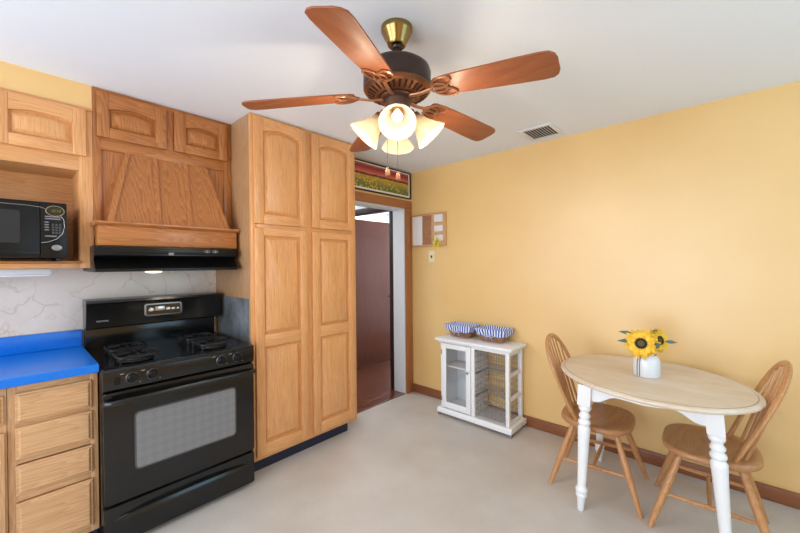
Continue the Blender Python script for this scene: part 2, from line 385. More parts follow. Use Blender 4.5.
# hall and the room across it
mb = MB().box(2.931, 3.05, 2.775, 2.80, 0, 2.4, 0).box(2.95, 3.05, 2.80, 3.77, 2.06, 2.4, 0).box(2.95, 3.05, 3.77, 4.9, 0, 2.4, 0)
struct(mb, 'wall_hall_right', M['white_wall'])
struct(MB().box(2.0, 3.05, 4.5, 4.6, 0, 2.4, 0).box(1.9, 2.0, YB + .1, 4.6, 0, 2.4, 0), 'wall_hall_back', M['white_wall'])
struct(MB().box(1.9, 5.1, YD + .13, 5.0, 2.4, 2.45, 0), 'ceiling_hall', M['ceiling'])
struct(MB().box(3.05, 5.0, 4.8, 4.9, 0, 2.4, 0).box(4.9, 5.0, 2.775, 4.8, 0, 2.4, 0).box(3.05, 5.0, 2.70, 2.775, 0, 2.4, 0), 'wall_far_room', M['white_wall'])
mb = MB().box(2.928, 3.06, 2.785, 2.845, 0, 2.12, .003).box(2.928, 3.06, 3.74, 3.80, 0, 2.12, .003).box(2.928, 3.06, 2.845, 3.74, 2.058, 2.12, .003)
struct(mb, 'trim_2', M['dark_trim'])
dr = MB().box(3.075, 3.90, 3.74, 3.777, .004, 2.055, .003).done('door_1', M['dark_door']); dr['kind'] = 'structure'
for z in (.25, 1.05, 1.8): MB().box(3.062, 3.076, 3.732, 3.742, z, z + .09, .002).done('hinge', M['steel'], dr)
mb = MB(); mb.lathe([(.011, 0), (.011, .03), (.026, .04), (.028, .055), (.02, .07), (.002, .074)], (3.83, 3.742, .95), 16, M=Matrix.Rotation(PI / 2, 3, 'X').to_4x4()); mb.done('door_knob', M['brass'], dr)

# ------------------------------------------------------------------ cabinets
def outline(x0, x1, z0, z1, rise, n=14):
    """closed loop, counter-clockwise from lower left, top edge an arch"""
    p = [(x0, z0), (x1, z0)]
    for k in range(n + 1):
        t = 1 - 2 * k / n; p.append(((x0 + x1) / 2 + t * (x1 - x0) / 2, z1 - rise * t * t))
    return p
def panel_door(x0, x1, z0, z1, yf, panels, parent, mv, mh, name='door', th=.0205):
    """raised-panel door, front face at y = yf facing -y; panels = (x0,x1,z0,z1,rise) from the bottom up"""
    mb = MB(); px0, px1 = panels[0][0], panels[0][1]
    mb.box(x0, px0, yf, yf + th, z0, z1, .003, 0).box(px1, x1, yf, yf + th, z0, z1, .003, 0)
    zs = z0
    for a in panels:
        mb.box(px0, px1, yf + .0006, yf + th, zs, a[2], .001, 1); zs = a[3]
    a = panels[-1]; n = 14
    top = [(a[1], z1), (a[0], z1)] + [((a[0] + a[1]) / 2 - (1 - 2 * k / n) * (a[1] - a[0]) / 2, a[3] - a[4] * (1 - 2 * k / n) ** 2) for k in range(n + 1)]
    mb.prism(top, 'y', yf + .0006, yf + th, 1)
    for (a0, a1, b0, b1, rs) in panels:
        L = []
        for ins, dy in ((-.002, .0195), (-.002, .0175), (.008, .0172), (.011, .014), (.028, .0045), (.031, .003)):
            L.append([(x, yf + dy, z) for x, z in outline(a0 + ins, a1 - ins, b0 + ins, b1 - ins, rs)])
        mb.loft(L, True, True, 0)
    return mb.done(name, [mv, mh], parent)

# pantry
pan = thing('pantry_cabinet', 'tall floor-to-ceiling oak pantry cabinet with four raised-panel doors beside the stove', 'cabinet', (1.54, 2.65, 0))
mb = MB()
mb.box(1.0855, 1.10, 2.364, 2.96, .1, ZC - .001, .001, 1).box(1.981, 1.9965, 2.364, 2.96, .1, ZC - .001, .001, 1)
mb.box(1.10, 1.981, 2.364, 2.96, .1, .125, 0, 0).box(1.10, 1.981, 2.364, 2.96, 2.43, ZC - .001, 0, 0).box(1.10, 1.981, 2.95, 2.96, .125, 2.43, 0, 0)
for x0, x1 in ((1.0855, 1.125), (1.48, 1.57), (1.957, 1.9965)): mb.box(x0, x1, 2.344, 2.364, .1, ZC - .001, .001, 0)
for z0, z1 in ((.1, .15), (1.66, 1.73), (2.41, ZC - .001)): mb.box(1.125, 1.957, 2.345, 2.364, z0, z1, .0005, 2)
mb.done('cabinet_body', [M['oak_v'], M['side'], M['oak_h']], pan)
for x0, x1, a, b in ((1.104, 1.506, 1.167, 1.447), (1.555, 1.968, 1.622, 1.903)):
    panel_door(x0, x1, 1.712, 2.435, 2.323, [(a, b, 1.775, 2.370, .030)], pan, M['oak_v'], M['oak_h'])
    panel_door(x0, x1, .128, 1.680, 2.323, [(a, b, .208, .868, 0), (a, b, .952, 1.632, 0)], pan, M['oak_v'], M['oak_h'])
MB().box(1.0855, 1.94, 2.405, 2.42, 0, .1, 0).box(1.0855, 1.10, 2.42, 2.9, 0, .1, 0).box(1.925, 1.94, 2.42, 2.9, 0, .1, 0).done('toe_kick', M['navy'], pan)['label'] = 'navy blue vinyl toe kick'
o = MB().box(1.0815, 1.085, 2.385, 2.90, .90, 1.20, .0008).done('heat_shield', M['shield'], pan); o['label'] = 'smudged grey sheet-metal heat shield'
for z in (.35, 1.4, 1.82, 2.32):
    MB().lathe([(.004, -.02), (.004, .02)], (1.973, 2.336, z), 8).done('hinge', M['brass'], pan)

# upper cabinet with the microwave niche
uc = thing('wall_cabinet', 'oak wall cabinet with open microwave niche left of the hood', 'cabinet', (-.2, 2.8, 1.42))
mb = MB(); UL = -.62
mb.box(UL, UL + .016, 2.668, 2.96, 1.42, 2.312, 0, 0).box(.301, .317, 2.668, 2.96, 1.42, 2.312, 0, 0)
mb.box(UL, .317, 2.95, 2.96, 1.42, 2.312, 0, 2).box(UL, .317, 2.668, 2.95, 1.42, 1.458, 0, 2).box(UL, .317, 2.668, 2.95, 1.965, 1.985, 0, 2).box(UL, .317, 2.668, 2.95, 2.296, 2.312, 0, 2)
mb.box(.258, .317, 2.648, 2.668, 1.42, 2.312, .001, 0).box(UL, UL + .06, 2.648, 2.668, 1.42, 2.312, .001, 0)
mb.box(UL + .06, .258, 2.648, 2.668, 1.42, 1.452, .001, 1).box(UL + .06, .258, 2.648, 2.668, 1.962, 2.06, .001, 1).box(UL + .06, .258, 2.648, 2.668, 2.285, 2.312, .001, 1)
mb.box(.255, .2585, 2.668, 2.95, 1.458, 1.965, 0, 0)
mb.box(UL, .317, 2.640, 2.648, 2.305, 2.318, .002, 1)
mb.done('cabinet_body', [M['oak_v'], M['oak_h'], M['oak_h']], uc)
MB().box(UL + .06, .262, 2.632, 2.668, 1.446, 1.460, .004, 0).done('shelf_lip', M['hood_h'], uc)
panel_door(-.085, .288, 2.043, 2.303, 2.627, [(-.005, .232, 2.10, 2.234, .018)], uc, M['oak_v'], M['oak_h'])
panel_door(-.50, -.105, 2.043, 2.303, 2.627, [(-.43, -.18, 2.10, 2.234, .018)], uc, M['oak_v'], M['oak_h'])

# hood cabinet with the tapered wooden hood
hc = thing('hood_cabinet', 'dark golden oak cabinet with two small doors over a tapered wooden range hood cover', 'cabinet', (.70, 2.8, 1.545))
mb = MB()
mb.box(.318, .333, 2.668, 2.96, 1.545, ZC - .001, 0, 0).box(1.068, 1.083, 2.668, 2.96, 1.545, ZC - .001, 0, 0)
mb.box(.333, 1.068, 2.95, 2.96, 1.545, ZC - .001, 0, 0).box(.333, 1.068, 2.668, 2.95, ZC - .02, ZC - .001, 0, 1).box(.333, 1.068, 2.668, 2.95, 2.12, 2.14, 0, 1)
mb.box(.318, .354, 2.648, 2.668, 1.60, ZC - .001, .001, 0).box(1.034, 1.083, 2.648, 2.668, 1.60, ZC - .001, .001, 0)
mb.box(.354, 1.034, 2.648, 2.668, 2.105, 2.18, .001, 1).box(.354, 1.034, 2.648, 2.668, 2.42, ZC - .001, .001, 1).box(.675, .72, 2.648, 2.668, 2.18, 2.42, .001, 0)
mb.box(.354, 1.034, 2.662, 2.668, 1.60, 2.105, 0, 0)
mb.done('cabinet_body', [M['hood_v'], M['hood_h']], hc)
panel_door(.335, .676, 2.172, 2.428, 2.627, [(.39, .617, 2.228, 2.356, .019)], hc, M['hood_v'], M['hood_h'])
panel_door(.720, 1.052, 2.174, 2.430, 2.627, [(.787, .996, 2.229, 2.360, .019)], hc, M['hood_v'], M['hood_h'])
# tapered canopy: front slopes out from the cabinet face to the mantle
zt, zb, yt, yb = 2.104, 1.676, 2.644, 2.53
a0, a1, b0, b1 = .466, .910, .362, 1.016
mb = MB()
mb.loft([[(b0, yb, zb), (b1, yb, zb), (b1, 2.662, zb), (b0, 2.662, zb)], [(a0, yt, zt), (a1, yt, zt), (a1, 2.662, zt), (a0, 2.662, zt)]], mi=0)
mb.done('hood_canopy', [M['hood_v']], hc)
mb = MB()
def strip(xb0, xb1, xt0, xt1):
    e = .009
    mb.loft([[(xb0, yb - e, zb), (xb1, yb - e, zb), (xb1, yb + .002, zb), (xb0, yb + .002, zb)], [(xt0, yt - e, zt), (xt1, yt - e, zt), (xt1, yt + .002, zt), (xt0, yt + .002, zt)]])
strip(b0 - .001, b0 + .026, a0 - .001, a0 + .022); strip(b1 - .026, b1 + .001, a1 - .022, a1 + .001)
strip(.592, .618, .600, .625); strip(.762, .787, .770, .794)
mb.done('canopy_batten', M['hood_v'], hc)
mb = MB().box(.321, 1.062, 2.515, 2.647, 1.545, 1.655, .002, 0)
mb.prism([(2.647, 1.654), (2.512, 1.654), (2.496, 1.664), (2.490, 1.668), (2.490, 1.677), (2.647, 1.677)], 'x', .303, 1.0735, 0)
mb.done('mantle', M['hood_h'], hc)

# black range hood insert
rh = thing('range_hood', 'black slim range hood under the wooden hood cover', 'range hood', (.69, 2.7, 1.40))
mb = MB()
mb.prism([(2.945, 1.543), (2.50, 1.543), (2.482, 1.538), (2.478, 1.490), (2.50, 1.482), (2.535, 1.470), (2.475, 1.425), (2.46, 1.415), (2.46, 1.400), (2.50, 1.397), (2.945, 1.40)], 'x', .30, 1.045, 0, .003)
mb.done('hood_body', M['black_p'], rh)
MB().box(.373, 1.02, 2.4745, 2.482, 1.498, 1.530, .003).done('control_panel', M['black_p'], rh)
MB().box(.640, .668, 2.4725, 2.478, 1.492, 1.508, .001).done('switch', M['grey_btn'], rh)
for x in (.856, .905):
    mb = MB(); mb.tube([(x + .016 * math.cos(a), 2.4735, 1.519 + .008 * math.sin(a)) for a in [k * PI / 9 for k in range(18)]], .002, 5, True)
    mb.lathe([(.006, 0), (.006, .006)], (x, 2.4765, 1.519), 10, M=Matrix.Rotation(PI / 2, 3, 'X').to_4x4()); mb.done('dial', M['grey_btn'], rh)
mb = MB(); mb.lathe([(.045, 0), (.04, -.008), (.02, -.012), (.001, -.013)], (.575, 2.53, 1.3985), 20); mb.done('hood_lamp', M['hood_lamp'], rh)

# under-cabinet strip light
ul = thing('strip_light', 'white plastic strip light under the microwave cabinet', 'light', (-.05, 2.76, 1.42))
MB().box(-.35, .15, 2.735, 2.79, 1.386, 1.4195, .006).done('housing', M['white_plastic'], ul)
MB().box(-.34, .14, 2.742, 2.783, 1.378, 1.386, .004).done('lens', M['white_paint'], ul)

# microwave
mw = thing('microwave', 'black microwave oven with oval clock standing in the oak niche', 'microwave', (-.05, 2.75, 1.4605))
MB().box(-.31, .20, 2.575, 2.92, 1.474, 1.762, .004).done('casing', M['black_p'], mw)
mb = MB(); mb.prism(rrect(-.308, .098, 1.478, 1.758, .006), 'y', 2.557, 2.575, 0, .003); dm = mb.done('door', M['black_p'], mw)
mb = MB(); mb.prism(rrect(-.24, .030, 1.547, 1.708, .012), 'y', 2.5555, 2.558, 0); mb.done('window', M['mw_glass'], dm)
mb = MB(); mb.prism(rrect(.101, .199, 1.478, 1.758, .006), 'y', 2.558, 2.575, 0, .003); cp = mb.done('control_panel', M['black_p'], mw)
MB().box(-.308, .098, 2.5545, 2.5575, 1.487, 1.513, .003).done('handle_ledge', M['black_p'], dm)
mb = MB(); cxo, czo = .155, 1.716
mb.tube([(cxo + .034 * math.cos(a), 2.557, czo + .026 * math.sin(a)) for a in [k * PI / 20 for k in range(40)]], .0022, 6, True)
mb.tube([(-.30, 2.5555, 1.738), (-.1, 2.5555, 1.738), (.06, 2.5555, 1.736), (.105, 2.556, 1.731), (.123, 2.5562, 1.722)], .0016, 5)
pts = [(.176, 2.5568, 1.696), (.188, 2.5568, 1.67), (.190, 2.5568, 1.635), (.182, 2.5568, 1.60), (.160, 2.5568, 1.572), (.13, 2.5568, 1.556), (.103, 2.5568, 1.55)]
mb.tube(pts, .0016, 5)
mb.done('silver_trim', M['chrome'], cp)
mb = MB(); mb.lathe([(.030, 0), (.030, .002)], (0, 0, 0), 28); 
bmesh.ops.transform(mb.bm, matrix=Matrix.Translation((cxo, 2.5585, czo)) @ Matrix.Rotation(PI / 2, 4, 'X') @ Matrix.Diagonal((1.05, .78, 1, 1)), verts=mb.bm.verts)
mb.done('display', M['display'], cp)
text('clock_digits', '10:10', .017, facing_minus_y(cxo + .003, 2.556, czo), M['green'], cp, .0003)
mb = MB()
for r in range(4):
    for c_ in range(3): mb.box(.142 + c_ * .013, .151 + c_ * .013, 2.5565, 2.5582, 1.598 + r * .014, 1.608 + r * .014, .0015)
mb.done('number_pad', M['glass_rim'], cp)
for x0, x1, z in ((.117, .176, 1.683), (.117, .176, 1.672), (.115, .132, 1.654), (.115, .132, 1.641), (.115, .132, 1.628), (.115, .132, 1.615), (.116, .160, 1.583)):
    mb = MB(); mb.prism(rrect(x0, x1, z, z + .006, .0028, 3), 'y', 2.5562, 2.5582, 0); mb.done('button', M['grey_btn'], cp)
mb = MB(); mb.lathe([(.019, 0), (.0185, .002), (.016, .003)], (0, 0, 0), 24)
bmesh.ops.transform(mb.bm, matrix=Matrix.Translation((.160, 2.5585, 1.527)) @ Matrix.Rotation(PI / 2, 4, 'X') @ Matrix.Diagonal((1.05, .8, 1, 1)), verts=mb.bm.verts)
mb.done('badge', M['steel'], cp)
for x, y in ((-.28, 2.60), (.17, 2.60), (-.28, 2.9), (.17, 2.9)):
    MB().box(x - .012, x + .012, y - .012, y + .012, 1.4605, 1.4742, .002).done('foot', M['black_m'], mw)

# ------------------------------------------------------------------ counter and base cabinets
ct = thing('countertop', 'bright blue laminate countertop with matching low backsplash', 'countertop', (-.45, 2.6, .90))
mb = MB(); mb.prism([(2.945, .94), (2.945, .90), (2.312, .90), (2.309, .903), (2.309, .935), (2.314, .94)], 'x', -1.3, .2895, 0)
mb.done('worktop', M['blue'], ct)
MB().box(-1.3, .2895, 2.925, 2.963, .9405, 1.041, .003).done('backsplash', M['blue'], ct)
def drawer(x0, x1, z0, z1, yf, parent, m, name='drawer'):
    mb = MB(); L = []
    for ins, dy in ((0, .02), (0, .011), (.003, .008), (.009, .007), (.014, .0015), (.017, 0)):
        L.append([(x0 + ins, yf + dy, z0 + ins), (x1 - ins, yf + dy, z0 + ins), (x1 - ins, yf + dy, z1 - ins), (x0 + ins, yf + dy, z1 - ins)])
    mb.loft(L); return mb.done(name, m, parent, ang=20)
def base_body(x0, x1, parent, rails):
    mb = MB()
    mb.box(x0, x0 + .016, 2.37, 2.94, .1, .8995, 0, 0).box(x1 - .016, x1, 2.37, 2.94, .1, .8995, 0, 0).box(x0, x1, 2.93, 2.94, .1, .8995, 0, 0).box(x0, x1, 2.37, 2.93, .1, .116, 0, 0)
    mb.box(x0, x0 + .03, 2.35, 2.37, .1, .8995, .001, 0).box(x1 - .03, x1, 2.35, 2.37, .1, .8995, .001, 0)
    for a, b in rails: mb.box(x0 + .03, x1 - .03, 2.351, 2.37, a, b, .0005, 1)
    mb.done('cabinet_body', [M['base_v'], M['base_h']], parent)
    MB().box(x0, x1, 2.42, 2.435, 0, .1, 0).done('toe_kick', M['navy'], parent)
dc = thing('drawer_cabinet', 'pale oak base cabinet of four drawers beside the stove', 'cabinet', (.135, 2.65, 0))
base_body(-.0195, .289, dc, [(.1, .15), (.37, .40), (.54, .57), (.70, .74), (.86, .8995)])
for z0, z1 in ((.725, .862), (.562, .708), (.402, .537), (.135, .368)): drawer(.003, .266, z0, z1, 2.329, dc, M['base_h'])
bc = thing('base_cabinet', 'pale oak base cabinet at the left edge of the photo, one door and drawer', 'cabinet', (-.25, 2.65, 0))
base_body(-.48, -.021, bc, [(.1, .15), (.69, .75), (.86, .8995)])
drawer(-.455, -.028, .735, .862, 2.329, bc, M['base_h'])
panel_door(-.455, -.028, .135, .70, 2.329, [(-.395, -.088, .20, .64, 0)], bc, M['base_v'], M['base_h'])

# ------------------------------------------------------------------ gas range
st = thing('gas_range', 'black four-burner gas stove with oven between the drawers and the pantry', 'stove', (.672, 2.6, 0))
X0, X1 = .2945, 1.0505
MB().box(X0, X1, 2.285, 2.93, .03, .895, .003).done('range_body', M['black'], st)
mb = MB()   # cooktop: raised rolled rim around a sunken deck
mb.prism([(2.93, .895), (2.93, .928), (2.90, .925), (2.86, .915), (2.34, .908), (2.27, .917), (2.247, .915), (2.240, .906), (2.243, .895)], 'x', X0 + .002, X1 - .002, 0, .003)
mb.done('cooktop', M['black'], st)
mb = MB(); mb.prism([(2.300, .8965), (2.246, .8965), (2.241, .86), (2.246, .812), (2.262, .802), (2.300, .802)], 'x', X0 + .001, X1 - .001, 0, .003); mb.done('control_panel', M['black'], st)
def knob(x, z):
    mb = MB(); Mx = Matrix.Rotation(PI / 2, 3, 'X').to_4x4()
    mb.lathe([(.026, 0), (.027, .003), (.023, .006), (.021, .018), (.018, .022), (.002, .023)], (x, 2.2425, z), 24, M=Mx)
    mb.box(x - .0045, x + .0045, 2.2135, 2.226, z - .019, z + .019, .003)
    k = mb.done('knob', M['black_p'], st)
    mb = MB(); mb.tube([(x + .0265 * math.cos(a), 2.2405, z + .0265 * math.sin(a)) for a in [q * PI / 12 for q in range(24)]], .0016, 5, True); mb.done('knob_ring', M['steel'], k)
for x in (.412, .501, .848, .943): knob(x, .858)
for x in (.412, .501, .848, .943):
    MB().box(x - .05, x - .034, 2.2415, 2.2430, .884, .8865, 0).done('panel_marking', M['label'], st)
    MB().box(x + .03, x + .034, 2.2412, 2.2428, .829, .832, 0).done('panel_marking', M['label'], st)
mb = MB(); mb.prism(rrect(.338, .362, .838, .872, .004, 3), 'y', 2.239, 2.244, 0); mb.done('oven_light_switch', M['black_p'], st)
# backguard
MB().box(X0 + .006, X1 - .004, 2.895, 2.955, .915, 1.06, .004).done('lower_backguard', M['black'], st)
mb = MB(); mb.prism([(2.94, 1.052), (2.805, 1.050), (2.795, 1.058), (2.787, 1.195), (2.780, 1.207), (2.784, 1.222), (2.80, 1.226), (2.94, 1.226)], 'x', X0, X1, 0, .004)
bg = mb.done('backguard', M['black'], st)
mb = MB(); mb.prism(rrect(.580, .796, 1.102, 1.182, .014), 'y', 2.7835, 2.793, 0, .002); mb.done('clock_bezel', M['steel'], bg)
mb = MB(); mb.prism(rrect(.590, .786, 1.110, 1.174, .010), 'y', 2.7825, 2.7845, 0); cdp = mb.done('clock_display', M['display'], bg)
mb = MB(); Mx = Matrix.Rotation(PI / 2, 3, 'X').to_4x4()
for x, r in ((.618, .017), (.715, .015), (.745, .012), (.77, .009)): mb.lathe([(r, 0), (r * .95, .004), (r * .7, .006), (.001, .0065)], (x, 2.783, 1.140), 18, M=Mx)
mb.box(.640, .695, 2.7815, 2.783, 1.132, 1.160, .001)
mb.done('display_reflection', M['chrome'], cdp)  # chrome discs and plate give shape to knob-like reflections in the display
text('brand_lettering', 'KENMORE', .0125, facing_minus_y(.370, 2.7915, 1.096), M['label'], bg, .0005)
# burners
def grate(cx, cy):
    bb = MB(); bb.lathe([(.085, .912), (.08, .9175), (.05, .914), (.048, .922), (.046, .924), (.001, .925)], (cx, cy, 0), 28); b = bb.done('burner', M['black_m'], st)
    mb = MB(); mb.lathe([(.034, .925), (.036, .930), (.032, .935), (.001, .936)], (cx, cy, 0), 24); mb.done('burner_cap', M['iron'], b)
    mb = MB(); h = .092
    ring = [(cx + x * .0, cy, 0) for x in ()]
    ring = [(cx + p[0], cy + p[1], .942) for p in rrect(-h, h, -h, h, .03, 4)]
    mb.tube(ring, .0065, 6, True)
    for k in range(4):
        a = k * PI / 2 ; d = Vector((math.cos(a), math.sin(a), 0))
        p = Vector((cx, cy, 0))
        mb.tube([p + d * h + Vector((0, 0, .942)), p + d * (h * .75) + Vector((0, 0, .949)), p + d * .03 + Vector((0, 0, .949))], [.0065, .0065, .0055], 6)
        d2 = Vector((math.cos(a + PI / 4), math.sin(a + PI / 4), 0)); q = p + d2 * (h * 1.27)
        mb.tube([q + Vector((0, 0, .942)), q + Vector((0, 0, .914))], .006, 6)
    mb.done('grate', M['iron'], st)
for cx in (.465, .865):
    for cy in (2.435, 2.695): grate(cx, cy)
# oven door
mb = MB(); mb.prism(rrect(X0 + .003, X1 - .001, .240, .796, .008), 'y', 2.252, 2.284, 0, .005); od = mb.done('oven_door', M['black'], st)
mb = MB(); mb.prism(rrect(.420, .937, .374, .676, .022), 'y', 2.2495, 2.2535, 0, .0015); mb.done('window_rim', M['glass_rim'], od)
mb = MB(); mb.prism(rrect(.428, .929, .382, .668, .018), 'y', 2.2485, 2.2505, 0); mb.done('oven_window', M['oven_glass'], od)
hp = [(.303, 2.252, .752), (.306, 2.225, .753), (.325, 2.209, .755), (.40, 2.203, .757), (.672, 2.200, .759), (.944, 2.203, .757), (1.02, 2.209, .755), (1.039, 2.225, .753), (1.042, 2.252, .752)]
mb = MB(); mb.tube(hp, .0135, 10, up=(0, 0, 1), flat=1.15); mb.done('oven_handle', M['black'], od)
# storage drawer with its moulded scoop handle
mb = MB(); mb.prism(rrect(X0 + .001, X1, .030, .222, .008), 'y', 2.256, 2.284, 0, .005); sd = mb.done('storage_drawer', M['black'], st)
L = []
for k in range(25):
    t = k / 24; x = .335 + t * .675; e = math.sin(PI * t) ** .45 if 0 < t < 1 else 0
    zc = .150 + .016 * e; pr = []
    for q in range(10):
        a = PI * 2 * q / 10; pr.append((x, 2.2555 - .034 * e * max(math.cos(a), -.1) - .0003, zc + (.004 + .022 * e) * math.sin(a)))
    L.append(pr)
mb = MB(); mb.loft(L); mb.done('drawer_handle', M['black'], sd)
for x in (.35, .995):
    for y in (2.33, 2.88): MB().lathe([(.018, 0), (.018, .012), (.010, .014), (.010, .032)], (x, y, 0), 12).done('foot', M['black_m'], st)

# ------------------------------------------------------------------ picture over the doorway
pc = thing('picture_frame', 'panoramic sunflower field at red sunset, framed above the doorway', 'picture', (2.545, 2.6, 2.15))
px0, px1, pz0, pz1 = 2.075, 3.018, 2.150, 2.440
mb = MB(); f = .012
for a in ((px0, px1, pz0, pz0 + f), (px0, px1, pz1 - f, pz1), (px0, px0 + f, pz0 + f, pz1 - f), (px1 - f, px1, pz0 + f, pz1 - f)): mb.box(a[0], a[1], 2.585, 2.609, a[2], a[3], .002)
mb.done('frame', M['frame_black'], pc)
MB().box(px0 + f, px1 - f, 2.598, 2.606, pz0 + f, pz1 - f, 0).done('mat_board', M['matte_white'], pc)
o = MB().box(px0 + .030, px1 - .030, 2.5968, 2.5985, pz0 + .034, pz1 - .022, 0).done('print', M['print'], pc)
o.data.transform(Matrix.Translation((0, 0, -.034))); o.location.z = .034

# ------------------------------------------------------------------ message board, flower bunch, switch
bd = thing('message_board', 'oak-framed organizer with whiteboard, cork and letter slots on the yellow wall', 'board', (3.04, 2.355, 1.615))
Y0, Y1, Z0, Z1 = 2.127, 2.583, 1.617, 1.968
mb = MB()
for a in ((Y0, Y1, Z0, Z0 + .018), (Y0, Y1, Z1 - .018, Z1), (Y0, Y0 + .030, Z0 + .018, Z1 - .018), (Y1 - .012, Y1, Z0 + .018, Z1 - .018)): mb.box(3.016, 3.045, a[0], a[1], a[2], a[3], .002)
mb.box(3.018, 3.045, 2.285, 2.306, Z0 + .018, Z1 - .018, .001)
mb.done('frame', M['board_wood'], bd)
MB().box(3.033, 3.045, Y0 + .03, 2.285, Z0 + .018, Z1 - .018, 0).done('back_panel', M['whiteboard'], bd)
MB().box(3.028, 3.045, 2.436, Y1 - .012, Z0 + .018, Z1 - .018, 0).done('whiteboard', M['whiteboard'], bd)
MB().box(3.026, 3.045, 2.306, 2.436, Z0 + .018, Z1 - .018, 0).done('cork_panel', M['cork'], bd)
for z in (1.635, 1.735, 1.835): MB().box(3.014, 3.033, Y0 + .03, 2.285, z, z + .034, .002).done('letter_slot', M['board_wood'], bd)
def flower(c, d, r, n, mp, up=None, layers=2, disc=.42, seed=0):
    """returns petals MB and seed MB; flower centred at c facing d"""
    rnd = random.Random(seed); d = Vector(d).normalized(); u = d.orthogonal().normalized(); v = d.cross(u); c = Vector(c); mb = MB()
    for ly in range(layers):
        for k in range(n):
            a = 2 * PI * (k + .5 * ly) / n + rnd.uniform(-.08, .08); e = u * math.cos(a) + v * math.sin(a); s_ = d.cross(e)
            rr = r * rnd.uniform(.86, 1.05) * (1 - .1 * ly); wd = r * .17; back = -.10 * r + .12 * r * ly; tip = rnd.uniform(-.12, .14) * r
            r0 = r * disc * .7
            def P(t, s, lift): return c + e * (r0 + (rr - r0) * t) + s_ * s + d * (back + lift + tip * t * t)
            rows = [(0, .35), (.3, .95), (.65, .85), (.9, .35), (1, .04)]
            vs = [[mb.bm.verts.new(P(t, wd * w_ * q, -.03 * r * abs(q) * -1)) for q in (-1, 0, 1)] for t, w_ in rows]
            for i in range(4):
                for j in range(2): mb.bm.faces.new((vs[i][j], vs[i][j + 1], vs[i + 1][j + 1], vs[i + 1][j]))
    rot = d.to_track_quat('Z', 'Y').to_matrix().to_4x4()
    sm = MB(); R = r * disc
    sm.lathe([(R * .55, -.12 * r), (R, -.02 * r), (R * 1.0, .08 * r), (R * .8, .15 * r), (R * .45, .13 * r)], c, 20, M=rot)
    sm.lathe([(R * .44, .10 * r), (R * .4, .145 * r), (R * .2, .16 * r), (.001, .16 * r)], c, 14, 1, M=rot)
    return mb, sm
def leaf(mb, p, d, ln, wd, droop=.3, mi=0, face=(0, 0, 1)):
    p = Vector(p); d = Vector(d).normalized(); s_ = d.cross(Vector(face)).normalized(); n_ = s_.cross(d)
    rows = [(0, .1), (.25, .8), (.5, 1), (.75, .6), (1, .03)]
    vs = [[mb.bm.verts.new(p + d * ln * t - Vector((0, 0, droop * ln * t * t)) + s_ * wd * w_ * q + n_ * abs(q) * wd * .25) for q in (-1, 0, 1)] for t, w_ in rows]
    for i in range(4):
        for j in range(2): mb.bm.faces.new((vs[i][j], vs[i][j + 1], vs[i + 1][j + 1], vs[i + 1][j])).material_index = mi
fb = thing('flower_bunch', 'small bunch of yellow artificial flowers pinned to the corner of the message board', 'flowers', (2.995, 2.225, 1.615))
for k, (dy, dz, r) in enumerate(((0, .028, .032), (.03, .05, .026), (-.028, .055, .026), (.012, .085, .028), (-.012, .0, .028), (.03, .01, .024))):
    a, b = flower((2.999 - .004 * (k % 2), 2.225 + dy, 1.612 + dz), (-1, dy * 6, .2), r, 8, None, layers=1, disc=.25, seed=k)
    a.done('bloom', M['petal2'], fb, recalc=False); b.bm.free()
mb = MB(); mb.tube([(3.007, 2.225, 1.60), (3.008, 2.227, 1.64), (3.008, 2.226, 1.70)], .0035, 6)
for d in ((-.4, .8, .5), (-.4, -.8, .4), (-.3, .3, -.6)): leaf(mb, (3.005, 2.225, 1.65), d, .045, .010, 0)
mb.done('stem', M['leaf'], fb)
sw = thing('light_switch', 'small cream wall plate on the yellow wall under the message board', 'switch', (3.045, 2.325, 1.505))
mb = MB(); mb.prism(rrect(2.287, 2.362, 1.446, 1.566, .006), 'x', 3.039, 3.0455, 0, .002); mb.done('wall_plate', M['ivory'], sw)
mb = MB(); mb.prism(rrect(2.315, 2.334, 1.492, 1.520, .004), 'x', 3.0365, 3.040, 0); mb.done('switch_toggle', M['socket'], sw)

# ------------------------------------------------------------------ ceiling vent
cv = thing('ceiling_vent', 'white square air vent in the ceiling near the yellow wall', 'vent', (2.81, 1.066, ZC))
vx0, vx1, vy0, vy1 = 2.665, 2.955, .935, 1.195
mb = MB()
for a in ((vx0, vx1, vy0, vy0 + .032), (vx0, vx1, vy1 - .032, vy1), (vx0, vx0 + .032, vy0 + .032, vy1 - .032), (vx1 - .032, vx1, vy0 + .032, vy1 - .032)): mb.box(a[0], a[1], a[2], a[3], ZC - .010, ZC - .0005, .003)
mb.done('frame', M['white_plastic'], cv)
MB().box(vx0 + .032, vx1 - .032, vy0 + .032, vy1 - .032, ZC - .002, ZC - .0006, 0).done('cavity_shade_sheet', M['cavity_shade'], cv)  # flat sheet; shade inside the vent cavity is put into its colour
for k in range(9):
    y = vy0 + .045 + k * .021
    mb = MB(); mb.prism([(y, ZC - .011), (y + .004, ZC - .011), (y + .014, ZC - .0022), (y + .010, ZC - .0022)], 'x', vx0 + .032, vx1 - .032); mb.done('slat', M['white_plastic'], cv)

